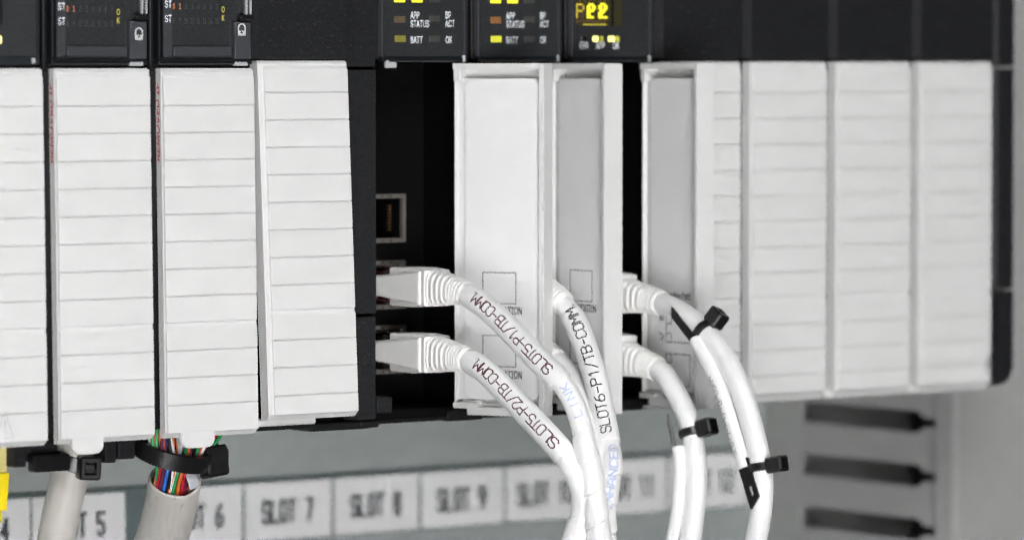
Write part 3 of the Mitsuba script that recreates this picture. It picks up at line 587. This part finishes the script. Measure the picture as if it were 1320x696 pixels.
for i, P in enumerate(PATHS):
    key = cable_key(i); s_of = lambda y: np.interp(-y, -P.q[:60, 1], P.s[:60])
    o = P.q[0]; X, Z = o[0], float(np.interp(-10, -P.q[:60, 1], P.q[:60, 2]))
    # clear plug, hood and block
    add(key + '__plug', cat(rbox(X - 3.6, X + 4.2, 8, 27, Z - 5.7, Z + 5.7, 0.4), rbox(X - 5.2, X - 3.5, 9, 22, Z - 3.2, Z + 3.2, 0.4)), 'clear_solid', smooth=25)
    add(key + '__plug__core', cat(*[rbox(X - 2, X + 2, 9, 25, Z - 4.6 + 1.15 * k, Z - 4.05 + 1.15 * k, 0.15) for k in range(8)]), ('wire_maroon', 'wire_black')[i % 2])
    add(key + '__plug__contact', cat(*[box(X + 3.2, X + 4.0, 19, 26, Z - 4.4 + 1.15 * k, Z - 4.0 + 1.15 * k) for k in range(8)]), 'gold', smooth=False)
    blk = hull([(X + sx * 4.3, y, Z + sz * hz) for sx in (-1, 1) for sz in (-1, 1) for y, hz in ((11.4, 5.6), (0.0, 5.8), (-6.5, 5.3))] + [(X + sx * 4.7, y, Z + sz * (hz - 0.7)) for sx in (-1, 1) for sz in (-1, 1) for y, hz in ((11.0, 5.6), (0.0, 5.8), (-6.3, 5.3))])
    hood = hull([(X - 6.9 + (1.3 if y < 0 else 0), y, Z + sz * h) for y, h in ((21, 2.0), (-3.6, 4.2)) for sz in (-1, 1)] + [(X - 6.0 + (0.8 if y < 0 else 0), y, Z + sz * h) for y, h in ((21.4, 2.5), (-4.4, 4.8)) for sz in (-1, 1)] + [(X - 4.2, y, Z + sz * h) for y, h in ((21.4, 2.7), (-4.9, 5.1)) for sz in (-1, 1)])
    # strain relief with ribs
    sb = s_of(-21.5 if i < 4 else -24.0); s0 = s_of(-4.5); ss, ra, rb, pw = [], [], [], []
    ribs = [(0.14, .034), (0.27, .034), (0.40, .034), (0.53, .034), (0.66, .02), (0.735, .018), (0.81, .018), (0.885, .018), (0.96, .026)]
    for u in np.linspace(0, 1, 150):
        hz = 5.55 - 1.75 * u - 0.25 * math.sin(math.pi * u); hx = 4.55 - 0.85 * u
        r = max([1 - ((u - c) / w) ** 2 if abs(u - c) < w else 0 for c, w in ribs]); e = 0.40 if u < 0.6 else 0.30
        ss.append(s0 + u * (sb - s0)); ra.append(hx + e * r - 0.28); rb.append(hz + e * r - 0.28); pw.append(3.6 - 1.5 * u)
    relief = sweep(P, ss, np.array(ra), np.array(rb), sides=40, power=np.array(pw))
    add(key + '__boot', cat(blk, hood, relief), 'boot_white', smooth=32)
    rj = 3.05
    je = P.L
    add(key + '__jacket', sweep(P, np.linspace(sb - 2, je, 150), rj if i < 4 else 3.2, sides=36), 'cable_white', smooth=True)
    if i in (0, 1, 2):
        sE = [P.near((22.0, -61.3, -91.4)), P.near((22.3, -63.3, -112.2)), P.near((49, -48.5, -110.6))][i]
        sS = [sb + 0.7, sb + 1.6, P.near((53, -24.8, -75.5))][i]; R = 3.62 if i < 2 else 3.55
        add(key + '__marker_sleeve', hollow(P, sS, sE, R, 3.2), 'sleeve_white', smooth=40)
        txt = ('SLOT5-P1/TB-COMM.', 'SLOT5-P2/TB-COMM.', 'SLOT6-P1/TB-COMM.')[i]
        vw = -FW; mid = 0.5 * (sS + sE); hgt = 3.1; poly = stroke_poly(txt, hgt, (sE - sS - 6.0) / 17.0 / hgt if i < 2 else 0.93 * 0.90, 0.125)
        ph = facing(P, mid, vw) 
        CACHE['txt', i] = (poly, sE - (3.2 if i < 2 else 2.0), ph, R)
        add(key + '__marker_sleeve__lettering', wrap_text(P, poly, CACHE['txt', i][1], ph, R, flip=True), 'ink_maroon' if i < 2 else 'ink_black', smooth=True)
    if i == 0:
        sL = P.near((22.6, -63.0, -94.5)); add(key + '__lettering', wrap_text(P, stroke_poly('LINK', 2.5, 1.0, 0.12), P.near((22, -61.3, -91.4)) + 11.0, facing(P, sL, -FW + np.array([0.15, 0, 0])) + 0.1, 3.05, flip=True), 'ink_blue', smooth=True)
    if i == 2:
        sL = P.near((45, -53.9, -121)); add(key + '__lettering', wrap_text(P, stroke_poly('ENHANCED', 2.5, 0.95, 0.12), sL + 9, facing(P, sL, -FW) - 0.15, 4.15, flip=True), 'ink_blue', smooth=True)
    # a ring at the end of the strain relief
for i, t in enumerate(['upper white cable with maroon lettering on its sleeve, reading SLOT5-P1', 'lower white cable with maroon lettering on its sleeve, reading SLOT5-P2',
                       'white cable with black lettering emerging between the first and second open covers', 'plain white cable mostly hidden behind the maroon lettered cables',
                       'upper white cable of the display module with two black ties', 'lower white cable of the display module with one black tie']):
    name(cable_key(i), t, 'network cable', 'white network cables')

A, B, C, D, E_, F_ = PATHS
sA0 = A.near((25.5, -66.4, -105.5))
add('spiral_wrap', helix_wrap(A, sA0 + 3, A.L - 3, 3.45, 9.2, 8.7, phase=2.4, lift=0.55, th=0.5), 'wrap_white', smooth=50)
add('spiral_wrap_001', helix_wrap(C, C.near((48.6, -49.2, -112.5)) + 4, C.L - 4, 3.3, 8.8, 8.3, phase=0.6, lift=0.5, th=0.5), 'wrap_white', smooth=50)
add('spiral_wrap_002', helix_wrap(B, B.near((28.0, -62.9, -127.4)) + 4, B.L - 3, 3.45, 9.4, 8.8, phase=1.2, lift=0.55, th=0.5), 'wrap_white', smooth=50)
name('spiral_wrap', 'white spiral wrap wound round the thick middle cable strand', 'cable wrap', 'white spiral wraps')
name('spiral_wrap_001', 'white spiral wrap around the strand with blue lettering on the right', 'cable wrap', 'white spiral wraps')
name('spiral_wrap_002', 'white spiral wrap starting low at the bottom edge left of the thick strand', 'cable wrap', 'white spiral wraps')

# ---- ties on the two right-hand cables, their carriers and marker tubes
Tpts = [(84.3, -44.6, -81.8), (84.3, -50.1, -88), (84.3, -55.1, -94.1), (84.3, -59.4, -101.1), (84.3, -63.2, -108.8), (84.3, -67.9, -118.6)]
TE = Path(Tpts, 60)
TFp = Path([(83.9, -37.0, -114.0), (83.9, -38, -120.7), (83.9, -37.6, -126.5), (83.9, -36.5, -134.6), (83.9, -34.3, -141.9), (83.9, -31.5, -151)], 60)
add('marker_tube', hollow(TE, 0, TE.L, 1.95, 1.6), 'sleeve_white', smooth=40)
add('marker_tube__lettering', wrap_text(TE, stroke_poly('SLOT7-P1/TB-COMM.', 1.75, 0.93, 0.09), TE.L - 4, facing(TE, 0.6 * TE.L, np.array([-1.0, 0.25, 0.2])), 1.95, flip=True), 'ink_black', smooth=True)
add('marker_tube_001', hollow(TFp, 0, TFp.L, 1.85, 1.5), 'sleeve_white', smooth=40)
name('marker_tube', 'thin white marker tube held along the upper tied cable between two black ties', 'marker tube', 'white marker tubes')
name('marker_tube_001', 'thin white marker tube hanging along the lower tied cable', 'marker tube', 'white marker tubes')
def carrier(p0, p1, normal, w0, w1, th=0.9):
    """flat pointed plate from p0 (tip) to p1"""
    p0, p1 = np.asarray(p0, float), np.asarray(p1, float); L = np.linalg.norm(p1 - p0); e1 = (p1 - p0) / L; n = unit(np.asarray(normal) - e1 * (np.asarray(normal) @ e1)); e2 = np.cross(n, e1)
    sh = sg.Polygon([(0, 0.5 * w0 - 0.3), (0.4, 0.5 * w0), (1.8, -0.5 * w0)] if False else [(0, 0.5 * w1), (2.6, -0.5 * w1), (L, -0.5 * w1), (L, 0.5 * w1)]).buffer(0.25, quad_segs=3)
    sh = sh.difference(rrect(3.2, -0.16 * w1, 6.4, 0.16 * w1, 0.12 * w1)) if w1 > 2.05 else sh
    m = trimesh.creation.extrude_polygon(sh, th, engine='earcut'); return frame_box(p0, e1, e2, n, m)
def tie(key, path, s, head_dir, carrier_args, group_label, ru=3.3, off=(0, 0, 0), wide=0.0, hs=(5.4, 4.8, 5.0)):
    p, t, a, b = path.at(s); hd = unit(np.asarray(head_dir) - t * (np.asarray(head_dir) @ t)); o = p + np.asarray(off, float)
    add(key + '__strap', band(o, t, hd, ru, ru + wide, 2.5, 0.75), 'tie_nylon', smooth=30)
    hp = o + hd * (ru - 0.4); side = np.cross(t, hd)
    add(key + '__head', frame_box(hp, t, side, hd, tie_head(*hs)), 'tie_nylon', smooth=30)
    if carrier_args: add(key + '__carrier', carrier(*carrier_args), 'tie_nylon', smooth=25)
    name(key, group_label, 'cable tie', 'black cable ties')
tie('cable_tie', E_, E_.near((88, -45.0, -79.8)), (0.35, -0.5, 0.80), ((84.1, -33.6, -73.9), (84.1, -45.6, -83.2), (-0.55, 0.6, 0.9), 2.0, 1.7), 'black cable tie with its head raised above the upper tied cable')
tie('cable_tie_001', E_, E_.near((88, -70.6, -118.2)), (0.2, -1.0, 0.02), ((84.1, -73.6, -129.2), (84.2, -67.2, -116.2), (-1, -0.55, 0.1), 2.0, 3.2), 'black cable tie at the foot of the marker tube on the upper tied cable', hs=(4.6, 4.4, 6.0))
tie('cable_tie_002', F_, F_.near((88, -38.7, -110.2)), (0.25, -0.9, 0.12), ((83.6, -33.4, -104.9), (83.9, -37.2, -117.0), (-1, 0.6, 0), 2.0, 2.2), 'black cable tie round the lower tied cable', hs=(5.0, 5.0, 5.4))

# ------------------------------------------------------------------ grey cables on the left
G1 = Path([(-93.6, 12, -98), (-94.5, 12, -105.1), (-95.6, 12.3, -112.5), (-96.4, 14, -120.4), (-97.1, 16, -127.1), (-97.6, 18, -134.9), (-97.9, 21, -143.9), (-98, 24, -153)], 60)
G2 = Path([(-65.5, 6, -119.1), (-64.2, 9, -123.5), (-63.2, 12, -127.6), (-61, 20, -137.3), (-59, 29, -147.1), (-57.5, 36, -155)], 60)
add('grey_cable__jacket', sweep(G1, np.linspace(0, G1.L, 60), 5.35, sides=40), 'grey_jacket', smooth=True)
name('grey_cable', 'thick grey cable tied below the second input module, jacket intact', 'cable', 'thick grey cables')
wob = 0.12 * np.sin(np.arange(48) * 2.1) 
jk = hollow(G2, 0, G2.L, 7.55, 6.75, n=50, depth=14)
v = np.asarray(jk.vertices); dz = meshkit.noise(v * 0.35, 3) - 0.5; near = np.clip(1 - np.abs((v - G2.q[0]) @ G2.tan[0]) / 1.5, 0, 1); jk.vertices = v + G2.tan[0] * (dz * near * 1.3)[:, None]
add('grey_cable_001__jacket', jk, 'grey_jacket', smooth=40)
name('grey_cable_001', 'thick grey cable with its end stripped open, coloured wires fanning up from it', 'cable', 'thick grey cables')
cols = ['green', 'white', 'black', 'red', 'maroon', 'blue', 'green', 'black', 'red', 'orange', 'green', 'maroon', 'red', 'blue', 'black', 'maroon', 'white', 'orange', 'blue', 'red', 'black', 'black', 'maroon', 'green', 'white', 'orange', 'red', 'orange', 'blue', 'maroon', 'foil', 'blue', 'pink', 'black', 'green', 'white', 'orange', 'red', 'black', 'white', 'blue', 'maroon', 'green', 'white', 'red', 'orange', 'black']
cols = cols + cols[7:] + cols[3:9]
for k, c in enumerate(cols):
    u = (k + 0.5) / len(cols); ring = k % 3
    rr = 5.5 - 1.4 * ring; an = math.pi * (1.02 - 1.04 * u) + 0.25 * math.sin(k * 2.3)
    bx, by = -66.2 - rr * math.cos(math.pi - an), 5.2 - rr * abs(math.sin(an)) * 0.85 + 1.6 * ring
    tx = -75.5 + 25 * u + random.uniform(-0.8, 0.8); ty = 3.0 + 2.2 * ring + random.uniform(-1, 1)
    P = Path([(tx, ty, -100), (tx + random.uniform(-.6, .6), ty, -105), (0.45 * tx + 0.55 * bx + random.uniform(-1, 1), 0.5 * (ty + by) - 0.6, -111), (bx + random.uniform(-.4, .4), by, -116.5), (bx + 0.3, by + 2.4, -121), (bx + 1.2, by + 5.2, -126)], 40)
    add('grey_cable_001__wire', sweep(P, np.linspace(0, P.L, 40), 0.52, sides=10), 'wire_' + c, smooth=True)
foil = Path([(-63.8, 1.4, -115.5), (-63.2, 0.2, -118.6), (-62.4, 0.2, -121.2)], 12)
add('grey_cable_001__foil', sweep(foil, np.linspace(0, foil.L, 12), 1.9, 0.2, sides=12), 'wire_foil', smooth=True)

def strain(key, X0, blocks, zlo):
    ms = [rbox(x0, x1, y0, y1, zb, -103.6, 0.4) for x0, x1, y0, y1, zb in blocks]
    add(key + '__strain_relief', cat(*ms), 'black_grain', smooth=30)
strain('input_module_001', 0, [(-118.6, -114.4, 6, 22, -112.9), (-114.5, -102, 10, 22, -111.9), (-88.6, -84.9, 6, 22, -113.2), (-90, -86, 12, 22, -112.0)], 0)
strain('input_module_002', 0, [(-84.2, -78.6, 6, 22, -112.4), (-80, -74, 10, 24, -111.9), (-53, -49.0, 8, 22, -112.6), (-56, -50, 14, 22, -110)], 0)
# ties of the two grey cables
s = G1.near((-95.9, 12.6, -113.4)); p, t, a, b = G1.at(s)
add('cable_tie_003__strap', cat(band(p, t + np.array([-.22, 0, 0.0]), (0, -1, 0), 5.45, 5.6, 4.4, 0.8), rbox(-112.5, -100.6, 5.2, 9, -114.6, -109.8, 0.5)), 'tie_nylon', smooth=30)
hd = unit([-0.25, -1, -0.05]); e3 = unit([0.05, 0, 1]); 
add('cable_tie_003__head', frame_box((-94.0, 8.3, -113.9), np.cross(hd, e3), e3, hd, tie_head(6.4, 6.6, 5.6)), 'tie_nylon', smooth=30)
name('cable_tie_003', 'black cable tie holding the intact grey cable, square head facing the camera', 'cable tie', 'black cable ties')
o = np.array([-66.0, 6.0, -111.6]); ax = unit([0.16, -0.34, 1.0])
add('cable_tie_004__strap', band(o, ax, (1, 0, 0), 10.6, 8.3, 5.2, 1.0, n=64), 'tie_nylon', smooth=30)
add('cable_tie_004__head', frame_box((-53.6, 3.2, -114.2), unit([0.96, -0.1, 0.1]), unit([0, 0.2, 1.0]), unit([-0.1, -1, 0.2]), rbox(-3.4, 3.4, -4.4, 4.4, -4.2, 2.2, 0.6)), 'tie_nylon', smooth=30)
add('cable_tie_004__tail', rbox(-50.6, -48.6, 3.4, 4.6, -115.4, -110.8, 0.3), 'tie_nylon')
name('cable_tie_004', 'wide black cable tie bundling the coloured wires above the stripped grey cable', 'cable tie', 'black cable ties')

# ------------------------------------------------------------------ yellow connector at the left edge
yb = hull([(x, y, z) for x in (-125, -118.0) for y in (9.5, 18) for z in (-115.6, -114.6)] + [(x, y, z) for x in (-124.5, -118.5) for y in (10.2, 17.5) for z in (-125.2,)])
add('yellow_cable__boot', cat(yb, rbox(-123, -119.4, 10.5, 17, -128.6, -125.2, 0.6), rbox(-123, -120.2, 10.5, 17, -132.6, -129.4, 0.6)), 'yellow_plastic')
add('yellow_cable__plug', cat(rbox(-125, -118.1, 10, 18, -114.5, -104.8, 0.4), rbox(-124, -119, 9.4, 10.4, -113.8, -111.5, 0.3)), 'yellow_clear')
pj = Path([(-121.8, 13.5, -126), (-121.8, 13.5, -135), (-122.3, 14, -150)], 20)
add('yellow_cable__jacket', sweep(pj, np.linspace(0, pj.L, 20), 2.6, sides=20), 'yellow_plastic', smooth=True)
name('yellow_cable', 'bright yellow connector and cable cut by the left edge of the picture', 'network cable')

labels = {k: v for k, v in labels.items()}
